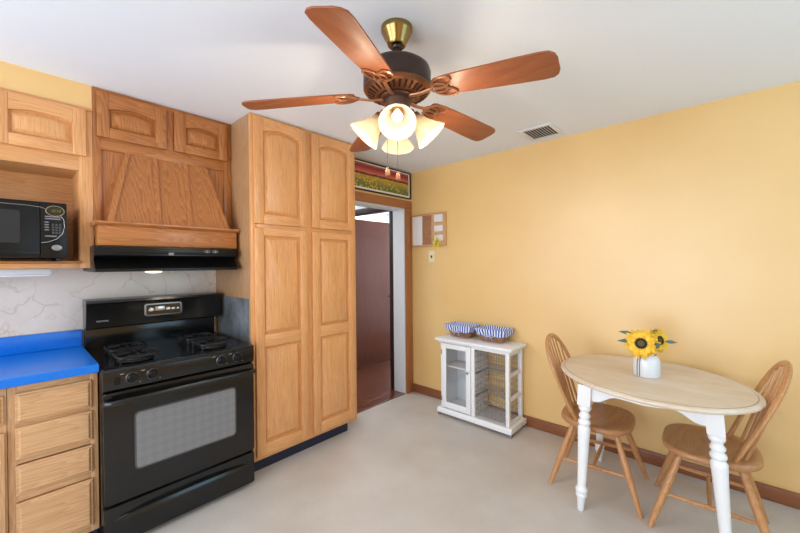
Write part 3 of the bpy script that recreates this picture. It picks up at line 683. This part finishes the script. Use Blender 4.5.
# ------------------------------------------------------------------ ceiling fan
FX, FY = 1.143, 1.054
fan = thing('ceiling_fan', 'bronze ceiling fan with five reddish wood blades and four lit glass lamps', 'ceiling fan', (FX, FY, ZC))
c = (FX, FY, 0)
mb = MB(); mb.lathe([(.020, 2.374), (.034, 2.373), (.040, 2.378), (.044, 2.39), (.066, 2.432), (.069, 2.440), (.069, ZC - .0005)], c, 36); mb.done('canopy', M['brass'], fan)
mb = MB(); mb.lathe([(.011, 2.27), (.011, 2.368)], c, 14); mb.lathe([(.019, 2.364), (.023, 2.372), (.019, 2.380)], c, 20); mb.done('downrod', M['bronze'], fan)
mb = MB(); mb.lathe([(.02, 2.290), (.09, 2.288), (.125, 2.282), (.141, 2.270), (.147, 2.252), (.147, 2.196), (.143, 2.186)], c, 48); mb.done('motor_housing', M['bronze'], fan)
mb = MB(); mb.lathe([(.145, 2.188), (.147, 2.183), (.140, 2.173), (.128, 2.167), (.098, 2.153), (.085, 2.150), (.07, 2.158), (.07, 2.188)], c, 48)
vr = mb.done('vent_ring', M['copper'], fan)
mb = MB()
for k in range(30):
    a = 2 * PI * k / 30; ca, sa = math.cos(a), math.sin(a)
    p0 = Vector((FX + .098 * ca, FY + .098 * sa, 2.1528)); p1 = Vector((FX + .130 * ca, FY + .130 * sa, 2.1675))
    tn = Vector((-sa, ca, 0)) * .0052; dn = Vector((ca * .4, sa * .4, -.9)) * .0014
    mb.loft([[p0 - tn * .7 + dn, p0 + tn * .7 + dn, p0 + tn * .7 - dn * 2, p0 - tn * .7 - dn * 2], [p1 - tn + dn, p1 + tn + dn, p1 + tn - dn * 2, p1 - tn - dn * 2]])
mb.done('vent_slot', M['dark_trim'], vr)
mb = MB(); mb.lathe([(.076, 2.156), (.077, 2.148), (.068, 2.141), (.056, 2.139)], c, 36); mb.lathe([(.055, 2.145), (.0555, 2.070), (.052, 2.063), (.046, 2.055), (.030, 2.027), (.012, 2.012), (.001, 2.010)], c, 36)
fit = mb.done('light_fitter', M['fitter'], fan)
BZ = 2.165
def blade_outline():
    xs = [(.185, .040), (.20, .050), (.25, .057), (.35, .062), (.5, .067), (.60, .069), (.632, .066), (.648, .052), (.655, .030)]
    up = [(x, h) for x, h in xs]; dn = [(x, -h) for x, h in reversed(xs)]
    return up + dn
for k in range(5):
    ang = math.radians(-80.3 + 72 * k + (0, 1, 0, 0, -2.5)[k]); DROOP = math.radians((6.0, 3.3, 4.6, 5.6, 6.0)[k])
    e = Vector((math.cos(ang), math.sin(ang), 0)); n_ = Vector((-e.y, e.x, 0)); pitch = math.radians(11)
    # blades tilt: clockwise edge up
    mt = Matrix.Translation((0, 0, BZ)) @ Matrix.Rotation(ang, 4, 'Z') @ Matrix.Rotation(DROOP, 4, 'Y') @ Matrix.Rotation(-pitch, 4, 'X')
    mb = MB(); mb.prism(blade_outline(), 'z', 0, .006, 0, .0015)
    b = mb.done('blade', M['fan'], fan, local=True); b.matrix_local = Matrix.Translation((0, 0, BZ - ZC)) @ Matrix.Rotation(ang, 4, 'Z') @ Matrix.Rotation(DROOP, 4, 'Y') @ Matrix.Rotation(-pitch, 4, 'X')
    mb = MB(); z = -.004
    def loop(cx, cy, rx, ry, tilt=0, n=20): return [(cx + rx * math.cos(a) * math.cos(tilt) - ry * math.sin(a) * math.sin(tilt), cy + rx * math.cos(a) * math.sin(tilt) + ry * math.sin(a) * math.cos(tilt), z) for a in [2 * PI * q / n for q in range(n)]]
    mb.tube(loop(.224, .029, .046, .026, .35), .0048, 6, True); mb.tube(loop(.224, -.029, .046, .026, -.35), .0048, 6, True); mb.tube(loop(.203, 0, .038, .027), .0048, 6, True)
    mb.tube([(.060, 0, -.014), (.10, 0, -.016), (.125, 0, -.014), (.15, 0, -.009), (.175, 0, z)], [.011, .010, .009, .009, .011], 8, flat=.55, up=(0, 0, 1))
    ir = mb.done('blade_iron', M['iron_c'], fan, local=True); ir.matrix_local = Matrix.Translation((0, 0, BZ - ZC)) @ Matrix.Rotation(ang, 4, 'Z') @ Matrix.Rotation(DROOP, 4, 'Y') @ Matrix.Rotation(-pitch, 4, 'X')
LP = []
def bell(): return [(.020, .0), (.026, .004), (.031, .018), (.037, .036), (.045, .056), (.055, .076), (.066, .094), (.073, .104), (.0765, .108), (.0745, .109), (.0705, .104), (.063, .093), (.052, .075), (.042, .056), (.034, .036), (.028, .018), (.023, .006), (.020, .003)]
for k in range(4):
    ang = math.radians(222.5 + 90 * k); e = Vector((math.cos(ang), math.sin(ang), 0)); tilt = math.radians(40)
    d = (e * math.cos(tilt) + Vector((0, 0, -math.sin(tilt)))).normalized()
    d = (e * math.sin(math.radians(42)) + Vector((0, 0, -math.cos(math.radians(42))))).normalized()
    base = Vector((FX, FY, 0)) + e * .076 + Vector((0, 0, 2.064))
    rot = d.to_track_quat('Z', 'Y').to_matrix().to_4x4()
    mb = MB(); mb.tube([Vector((FX, FY, 2.086)) + e * .045, Vector((FX, FY, 2.090)) + e * .064, base - d * .014, base], [.012, .013, .016, .016], 10)
    mb.lathe([(.016, -.016), (.026, -.012), (.028, .002), (.024, .006)], base, 20, M=rot)
    mb.done('lamp_arm', M['copper'], fan)
    mb = MB(); mb.lathe(bell(), base, 32, M=rot, cap=False); sh = mb.done('lamp_shade', M['frost'], fan)
    mb = MB(); mb.lathe([(.010, .006), (.012, .02), (.020, .042), (.023, .054), (.019, .068), (.010, .077), (.001, .079)], base, 16, M=rot); mb.done('bulb', M['bulb'], sh)
    pl = bpy.data.lights.new('fan_lamp_light', 'POINT'); pl.energy = 2.8; pl.color = (1, .84, .62); pl.shadow_soft_size = .02
    po = bpy.data.objects.new('fan_lamp_light', pl); C.objects.link(po); po.location = base + d * .150
R_cam = Vector((R3.x, R3.y, 0)).normalized()
for off, zz, bz in ((-.045, 1.850, 2.062), (.0, 1.832, 2.012)):
    p = Vector((FX, FY, 0)) + R_cam * off
    mb = MB(); mb.tube([p + Vector((0, 0, bz)), p + Vector((0, 0, zz))], .0012, 5); ch = mb.done('pull_chain', M['chain'], fan)
    mb = MB(); mb.lathe([(.002, .0), (.004, -.004), (.010, -.016), (.012, -.028), (.010, -.038), (.004, -.043), (.001, -.044)], p + Vector((0, 0, zz)), 14); mb.done('chain_fob', M['fob'], ch)

# ------------------------------------------------------------------ white cabinet with wire baskets
wc = thing('storage_cabinet', 'white cabinet with glass door and three wire baskets by the yellow wall', 'cabinet', (2.885, 1.665, 0))
W = M['white_paint']; wx0, wx1, wy0, wy1 = 2.750, 3.018, 1.315, 2.000
mb = MB()
mb.prism([(wx0 - .030, .030), (wx0 - .030, .052), (wx0 - .022, .060), (wx0 - .014, .072), (wx1 + .008, .072), (wx1 + .008, .030)], 'y', wy0 - .030, wy1 + .030, 0, .003)
mb.done('base', W, wc)
mb = MB()
mb.box(wx0 - .020, wx1 + .006, wy0 - .020, wy1 + .020, .690, .702, .004).box(wx0 - .042, wx1 + .008, wy0 - .042, wy1 + .042, .708, .730, .005).box(wx0 - .030, wx1 + .007, wy0 - .030, wy1 + .030, .700, .709, .003)
mb.done('top', W, wc)
mb = MB()
for y0, y1 in ((wy0, wy0 + .032), (1.640, 1.672)): mb.box(wx0, wx0 + .030, y0, y1, .072, .690, .002)
mb.box(wx0, wx0 + .03, wy1 - .018, wy1, .072, .690, .002).box(wx1 - .034, wx1, wy0, wy0 + .03, .072, .690, .002)
mb.box(wx0 + .005, wx0 + .022, wy0 + .032, 1.640, .668, .690, .001)
mb.box(wx0 + .03, wx1, 1.652, 1.664, .072, .690, .001)                       # partition
mb.box(wx0 + .03, wx1, wy1 - .012, wy1, .072, .690, .001)                    # closed left side
mb.box(wx1 - .010, wx1, 1.664, wy1 - .012, .072, .690, .001)                 # back of the closed half
mb.box(wx0 + .03, wx1 - .034, wy0 + .004, wy0 + .022, .655, .690, .001)
for z in (.290, .490): mb.box(wx0 + .03, wx1 - .034, wy0 + .004, wy0 + .024, z - .016, z + .016, .002)
mb.box(wx0 + .03, wx1 - .034, wy0 + .004, wy0 + .024, .072, .10, .002)
mb.done('carcass', W, wc)
MB().box(wx0 + .03, wx1 - .012, 1.664, wy1 - .012, .455, .468, .001).done('shelf', W, wc)
mb = MB(); dy0, dy1, dz0, dz1 = 1.674, 1.980, .082, .684; f = .045
for a in ((dy0, dy0 + f, dz0, dz1), (dy1 - f, dy1, dz0, dz1), (dy0 + f, dy1 - f, dz0, dz0 + f + .01), (dy0 + f, dy1 - f, dz1 - f, dz1)): mb.box(wx0 - .014, wx0 + .004, a[0], a[1], a[2], a[3], .003)
wd = mb.done('door', W, wc)
MB().box(wx0 - .006, wx0 - .003, dy0 + f, dy1 - f, dz0 + f, dz1 - f, 0).done('glass_pane', M['clear'], wd)
mb = MB(); mb.lathe([(.005, 0), (.005, .010), (.011, .014), (.012, .020), (.006, .024), (.001, .0245)], (wx0 - .014, dy0 + .020, .455), 14, M=Matrix.Rotation(-PI / 2, 3, 'Y').to_4x4()); mb.done('knob', M['steel'], wd)
for z in (.16, .60): MB().lathe([(.0045, -.02), (.0045, .02)], (wx0 - .014, dy1 + .004, z), 8).done('hinge', M['steel'], wd)
def wire_basket(zr):
    x0, x1, y0, y1, h = wx0 + .006, wx1 - .02, 1.352, 1.632, .155
    mb = MB(); zb_ = zr - h; r = .0017
    for z, rr in ((zr, .0032), (zr - .052, r), (zr - .104, r), (zb_, .0022)): mb.tube([(x0, y0, z), (x1, y0, z), (x1, y1, z), (x0, y1, z)], rr, 5, True)
    ny, nx = 11, 9
    for k in range(1, ny):
        y = y0 + (y1 - y0) * k / ny; mb.tube([(x0, y, zr), (x0, y, zb_), (x1, y, zb_), (x1, y, zr)], r, 5)
    for k in range(1, nx):
        x = x0 + (x1 - x0) * k / nx; mb.tube([(x, y0, zr), (x, y0, zb_), (x, y1, zb_), (x, y1, zr)], r, 5)
    return mb.done('wire_basket', M['wire'], wc)
for zr in (.655, .452, .252): wire_basket(zr)
for zr in (.655, .452, .252):
    mb = MB(); mb.box(wx0 + .004, wx1 - .02, 1.636, 1.651, zr - .004, zr + .004, .001); mb.done('runner', M['wire'], wc)
for x in (wx0 - .012, wx1 - .02):
    for y in (wy0 - .012, wy1 + .012): MB().lathe([(.014, 0), (.016, .008), (.018, .030)], (x, y, 0), 14).done('foot', M['wire'], wc)

# ------------------------------------------------------------------ lined wicker baskets
def wicker(name, label, yc, ln):
    X, Z = 2.918, .7305
    t = thing(name, label, 'basket', (X, yc, Z), 0, 'lined wicker baskets on the white cabinet')
    hx, hy, H = .052, ln / 2 - .062, .108
    def ring(fr, off=0, n=72):
        ax, ay = hx + .046 * fr + off, hy + .046 * fr + off
        pts = rrect(-ax, ax, -ay, ay, .028, 8); out = []
        P = [Vector((p[0], p[1])) for p in pts]; tot = sum((P[(i + 1) % len(P)] - P[i]).length for i in range(len(P)))
        i = 0; acc = 0; seg = (P[1] - P[0]).length
        for k in range(n):
            s_ = tot * k / n
            while acc + seg < s_ - 1e-9: acc += seg; i += 1; seg = (P[(i + 1) % len(P)] - P[i % len(P)]).length
            q = P[i % len(P)].lerp(P[(i + 1) % len(P)], (s_ - acc) / max(seg, 1e-9)); out.append(q)
        return out
    mb = MB(); mb.loft([[(p.x, p.y, 0.001) for p in ring(0)], [(p.x, p.y, .005) for p in ring(0)]])
    rows = 8
    for r in range(rows):
        fr = (r + .5) / rows * .85; z = .006 + fr * H; P = ring(fr); pts = []
        for k, p in enumerate(P):
            nn = p.normalized(); w_ = .0028 * (1 if (k // 2 + r) % 2 else -1); pts.append((p.x + nn.x * w_, p.y + nn.y * w_, z))
        mb.tube(pts, .0062, 5, True)
    for k in range(0, 72, 2):
        a, b = ring(0)[k], ring(.95)[k]; mb.tube([(a.x, a.y, .003), (b.x, b.y, H * .95)], .0026, 4)
    mb.tube([(p.x, p.y, H * .93) for p in ring(.93)], .006, 6, True)
    mb.done('basket', M['wicker'], t, local=True)
    # striped liner: inside, over the rim, down the outside
    n = 144; rowsL = [(.0, -.012, .012), (.5, -.012, .058), (.95, -.010, .104), (1.0, -.002, .119), (1.04, .007, .115), (.9, .010, .098), (.75, .012, .078), (.62, .015, .060)]
    L = []
    for j, (fr, off, z) in enumerate(rowsL):
        P = ring(fr, off, n); lp = []
        for k, p in enumerate(P):
            wv = .0035 * math.sin(k * 2 * PI / 12 + j) * (1 if j > 4 else .3); nn = p.normalized()
            lp.append((p.x + nn.x * wv, p.y + nn.y * wv, z + (.004 * math.sin(k * 2 * PI / 18) if j == 7 else 0)))
        L.append(lp)
    mb = MB(); mb.loft(L, True, False, 0, mis=lambda j, k: (k // 2) % 2)
    mb.done('striped_liner', [M['cloth_b'], M['cloth_w']], t, local=True, recalc=True)
    mb = MB(); fx = -hx - .046 * .75 - .018
    mb.tube([(fx, -.006, .062), (fx - .006, -.03, .074), (fx - .006, -.05, .064), (fx - .004, -.03, .055), (fx, -.006, .062)], .004, 6, flat=.5)
    mb.tube([(fx, .006, .062), (fx - .006, .03, .074), (fx - .006, .05, .064), (fx - .004, .03, .055), (fx, .006, .062)], .004, 6, flat=.5)
    mb.tube([(fx, 0, .062), (fx + .002, -.02, .045), (fx + .004, -.034, .024)], .004, 6, flat=.5); mb.tube([(fx, 0, .062), (fx + .002, .02, .045), (fx + .004, .03, .028)], .004, 6, flat=.5)
    mb.ball((fx - .003, 0, .062), .007, 0, 8)
    mb.done('ribbon_bow', M['ribbon'], t, local=True)
    return t
wicker('wicker_basket', 'left wicker basket with blue striped liner, above the glass door', 1.868, .305)
wicker('wicker_basket', 'right wicker basket with blue striped liner, above the wire baskets', 1.532, .310)

# ------------------------------------------------------------------ table
TX, TY = 2.55, .348
tb = thing('dining_table', 'oval table with whitewashed wood top and turned white legs', 'table', (TX, TY, 0))
ea = math.atan2(.844, .537)
def ell(ins, n=72, a=.513, b=.436):
    out = []
    for k in range(n):
        q = 2 * PI * k / n; x, y = (a - ins) * math.cos(q), (b - ins) * math.sin(q)
        out.append((TX + x * math.cos(ea) - y * math.sin(ea), TY + x * math.sin(ea) + y * math.cos(ea)))
    return out
mb = MB()
prof = [(.03, .724), (.012, .724), (.004, .728), (0, .735), (.001, .742), (.006, .7475), (.018, .7495), (.0225, .7498), (.0232, .7482), (.0252, .7482), (.0258, .7500), (.06, .7500)]
mb.loft([[(x, y, z) for x, y in ell(i)] for i, z in prof], True, True, 0, mis=lambda j, k: 1 if j in (8, 9) else 0)
mb.done('tabletop', [M['table_top'], M['groove']], tb, ang=50)
legs = [((2.245, .600), (2.207, .622)), ((2.800, .650), (2.850, .676)), ((2.268, .043), (2.235, -.006)), ((2.825, .075), (2.868, .030))]
def leg_mesh(top, bot):
    mb = MB(); t, b = Vector((*top, 0)), Vector((*bot, 0)); Ht = .722
    def at(z): return b.lerp(t, z / Ht)
    h = .034; L = []
    for z in (.602, .610, .722):
        p = at(z); hh = h * (.9 if z == .602 else 1); L.append([(p.x + sx_ * hh, p.y + sy_ * hh, z) for sx_, sy_ in ((-1, -1), (1, -1), (1, 1), (-1, 1))])
    mb.loft(L)
    prof = [(.014, 0), (.017, .004), (.0215, .07), (.023, .076), (.029, .083), (.030, .092), (.026, .100), (.026, .104), (.031, .110), (.032, .121), (.026, .130), (.0225, .140), (.0225, .15),
            (.030, .40), (.0335, .455), (.034, .470), (.028, .480), (.024, .486), (.031, .494), (.034, .504), (.031, .514), (.024, .520), (.024, .528), (.030, .534), (.031, .544), (.026, .552), (.022, .560), (.024, .568), (.031, .576), (.034, .586), (.032, .597), (.026, .603)]
    loops = []
    for r, z in prof:
        p = at(z); fl = 1
        loops.append([(p.x + r * math.cos(2 * PI * k / 24), p.y + r * math.sin(2 * PI * k / 24), z) for k in range(24)])
    mb.loft(loops); return mb
for t_, b_ in legs: leg_mesh(t_, b_).done('leg', M['white_paint'], tb, ang=40)
def apron(p, q):
    p, q = Vector((*p, 0)), Vector((*q, 0)); d = (q - p); ln = d.length; d.normalize(); n_ = Vector((-d.y, d.x, 0)) * .009
    s0, s1 = .030, ln - .030; pts = [(s0, .7235), (s0, .632)]
    for k in range(21):
        t = k / 20; s_ = s0 + .02 + (s1 - s0 - .04) * t; e = min(t, 1 - t) / .22; e = max(0, min(1, e)); e = e * e * (3 - 2 * e)
        pts.append((s_, .632 + .046 * e - .010 * math.sin(PI * t) ** 6))
    pts += [(s1, .632), (s1, .7235)]
    mb = MB(); mb.loft([[p + d * s_ + n_ * sg + Vector((0, 0, z)) for s_, z in pts] for sg in (-1, 1)]); return mb.done('apron', M['white_paint'], tb)
for i, j in ((0, 2), (0, 1), (1, 3), (2, 3)): apron(legs[i][0], legs[j][0])

# ------------------------------------------------------------------ windsor chairs
def make_chair(label):
    t = thing('windsor_chair', label, 'chair', (0, 0, 0), 0, 'windsor chairs at the oval table')
    SZ = .445
    def seat_out(ins):
        pts = []
        for k in range(40):
            a = 2 * PI * k / 40; ca, sa = math.cos(a), math.sin(a); e = .72
            x = .225 * math.copysign(abs(ca) ** e, ca); y = .205 * math.copysign(abs(sa) ** e, sa)
            x *= (1 + .06 * y / .2); f_ = 1 - ins / .22; pts.append((x * f_, y * f_))
        return pts
    mb = MB(); pr = [(.03, -.038), (.010, -.036), (.001, -.026), (0, -.016), (.003, -.005), (.012, 0), (.035, 0), (.07, -.006), (.12, -.010), (.18, -.011)]
    mb.loft([[(x, y, SZ + dz) for x, y in seat_out(i)] for i, dz in pr]); mb.done('seat', M['chair_s'], t, local=True, ang=60)
    H = .485
    def bow(s_, h): u = h / H; return Vector((s_, -.085 - .205 * u, SZ - .012 + h))
    half = [(0, .168), (.08, .186), (.17, .200), (.26, .203), (.34, .194), (.40, .170), (.445, .130), (.473, .075), (H, 0)]
    P = [bow(-s_, h) for h, s_ in half] + [bow(s_, h) for h, s_ in reversed(half[:-1])]
    # smooth the bow
    Q = []
    for i in range(len(P) - 1):
        p0, p1, p2, p3 = P[max(i - 1, 0)], P[i], P[i + 1], P[min(i + 2, len(P) - 1)]
        for k in range(4):
            u = k / 4; Q.append(.5 * ((2 * p1) + (p2 - p0) * u + (2 * p0 - 5 * p1 + 4 * p2 - p3) * u * u + (3 * p1 - p0 - 3 * p2 + p3) * u ** 3))
    Q.append(P[-1]); mb = MB(); mb.tube(Q, .0165, 10, flat=.72, up=(0, -.42, -.2)); mb.done('bow', M['chair'], t, local=True)
    def width_at(h):
        for (h0, s0), (h1, s1) in zip(half, half[1:]):
            if h0 <= h <= h1: return s0 + (s1 - s0) * (h - h0) / (h1 - h0)
        return 0
    for s0 in (-.125, -.075, -.025, .025, .075, .125):
        sT = s0 * 1.12; lo, hi = 0, H
        for _ in range(30):
            mid = (lo + hi) / 2
            if mid < .2 or width_at(mid) > abs(sT): lo = mid
            else: hi = mid
        top = bow(sT, lo); bt = Vector((s0 * .95, -.150 + .25 * abs(s0) ** 1.3 * 0 + .02 * (abs(s0) / .125) ** 2, SZ - .01))
        mb = MB(); mb.tube([bt.lerp(top, q) for q in (0, .25, .5, .75, 1)], [.0070, .0085, .0080, .0065, .005], 8); mb.done('spindle', M['chair'], t, local=True)
    L = {}
    for nm, tp_, ft in (('fl', (-.135, .115), (-.225, .250)), ('fr', (.135, .115), (.225, .250)), ('bl', (-.125, -.110), (-.205, -.240)), ('br', (.125, -.110), (.205, -.240))):
        a, b = Vector((*tp_, SZ - .030)), Vector((*ft, 0)); L[nm] = (a, b)
        mb = MB(); mb.tube([a.lerp(b, q) for q in (0, .12, .35, .6, .85, 1)], [.0135, .0150, .0185, .0185, .0145, .0115], 12); mb.done('leg', M['chair'], t, local=True)
    def on(nm, z): a, b = L[nm]; return a.lerp(b, (a.z - z) / (a.z - b.z))
    mids = []
    for s_ in 'lr':
        a, b = on('f' + s_, .185), on('b' + s_, .175); mids.append((a + b) / 2)
        mb = MB(); mb.tube([a.lerp(b, q) for q in (0, .25, .5, .75, 1)], [.007, .010, .0125, .010, .007], 10); mb.done('stretcher', M['chair'], t, local=True)
    mb = MB(); mb.tube([mids[0].lerp(mids[1], q) for q in (0, .25, .5, .75, 1)], [.007, .010, .0125, .010, .007], 10); mb.done('stretcher', M['chair'], t, local=True)
    return t
ch1 = make_chair('bow-back wooden chair at the table end nearer the white cabinet')
ch2 = dup(ch1); ch2['label'] = 'bow-back wooden chair at the table end farther from the white cabinet'
ch1.location = (2.560, .617, 0); ch1.rotation_euler = (0, 0, PI + .075)
ch2.location = (2.55, .068, 0); ch2.rotation_euler = (0, 0, .05)

# ------------------------------------------------------------------ vase and sunflowers
VX, VY = 2.555, .350
va = thing('vase', 'white ceramic jar vase with dark twine on the oval table', 'vase', (VX, VY, .7502))
mb = MB(); mb.lathe([(.064, 0), (.068, .004), (.0695, .03), (.0695, .075), (.067, .096), (.059, .113), (.050, .122), (.046, .128), (.046, .134), (.048, .138), (.045, .140), (.041, .138), (.041, .125), (.055, .10), (.062, .07), (.062, .012), (.001, .010)], (VX, VY, .7502), 40)
mb.done('jar', M['ceramic'], va)
mb = MB(); mb.tube([(VX + .0475 * math.cos(a), VY + .0475 * math.sin(a), .7502 + .131) for a in [k * PI / 16 for k in range(32)]], .0022, 5, True)
cdir = Vector((-math.cos(math.radians(8)), math.sin(math.radians(14)), 0)).normalized()
for da in (.12, .32):
    dd = Matrix.Rotation(-da, 3, 'Z') @ cdir
    mb.tube([Vector((VX, VY, .7502)) + dd * r + Vector((0, 0, z)) for r, z in ((.048, .131), (.062, .113), (.0700, .096), (.0725, .06), (.0725, .03), (.0715, .006))], .0020, 5)
mb.done('twine', M['twine'], va)
def sunflower(label, c, d, r, leaves, seed):
    t = thing('sunflower', label, 'flower', (VX, VY, .765), 0, 'sunflowers in the white vase')
    a, b = flower(c, d, r, 19, None, layers=3, disc=.47, seed=seed); a.done('petals', M['petal'], t, recalc=False); b.done('seed_head', [M['seed'], M['seed_c']], t)
    mb = MB(); c = Vector(c); d = Vector(d).normalized(); off = (c - Vector((VX, VY, c.z))) * .30; p0 = Vector((VX, VY, .768)) + off; p1 = Vector((VX, VY, .885)) + off
    mb.tube([p0, p1, c - d * .04, c - d * .012], [.0035, .0035, .0035, .006], 7); mb.done('stem', M['leaf'], t)
    for p, ld, ln, wd in leaves:
        mb = MB(); leaf(mb, p, ld, ln, wd, .1, 0, -FC * .8 + Vector((0, 0, .6))); mb.done('leaf', M['leaf'], t, recalc=False)
FC = Vector((VX, VY, 0)).normalized(); RC = Vector((FC.y, -FC.x, 0)); VV = Vector((VX, VY, 0))
def rel(r, f, z): return VV + RC * r + FC * f + Vector((0, 0, z))
sunflower('big sunflower in the vase facing the room, dark centre fully showing', rel(-.025, -.055, .948), -FC + RC * -.10 + Vector((0, 0, .20)), .092,
          [(rel(-.07, .01, .942), -RC + Vector((0, 0, .04)), .080, .013), (rel(-.06, .01, .985), -RC * .9 + Vector((0, 0, .22)), .085, .013), (rel(.035, -.062, .930), RC * .45 - FC * .2 + Vector((0, 0, .5)), .05, .018)], 3)
sunflower('sunflower in the vase turned to the right, behind the big bloom', rel(.060, .045, .958), RC * .80 - FC * .55 + Vector((0, 0, .25)), .078,
          [(rel(.09, .03, .955), RC + Vector((0, 0, .12)), .058, .012), (rel(.02, .04, .99), RC * .5 + Vector((0, 0, .5)), .05, .013)], 5)
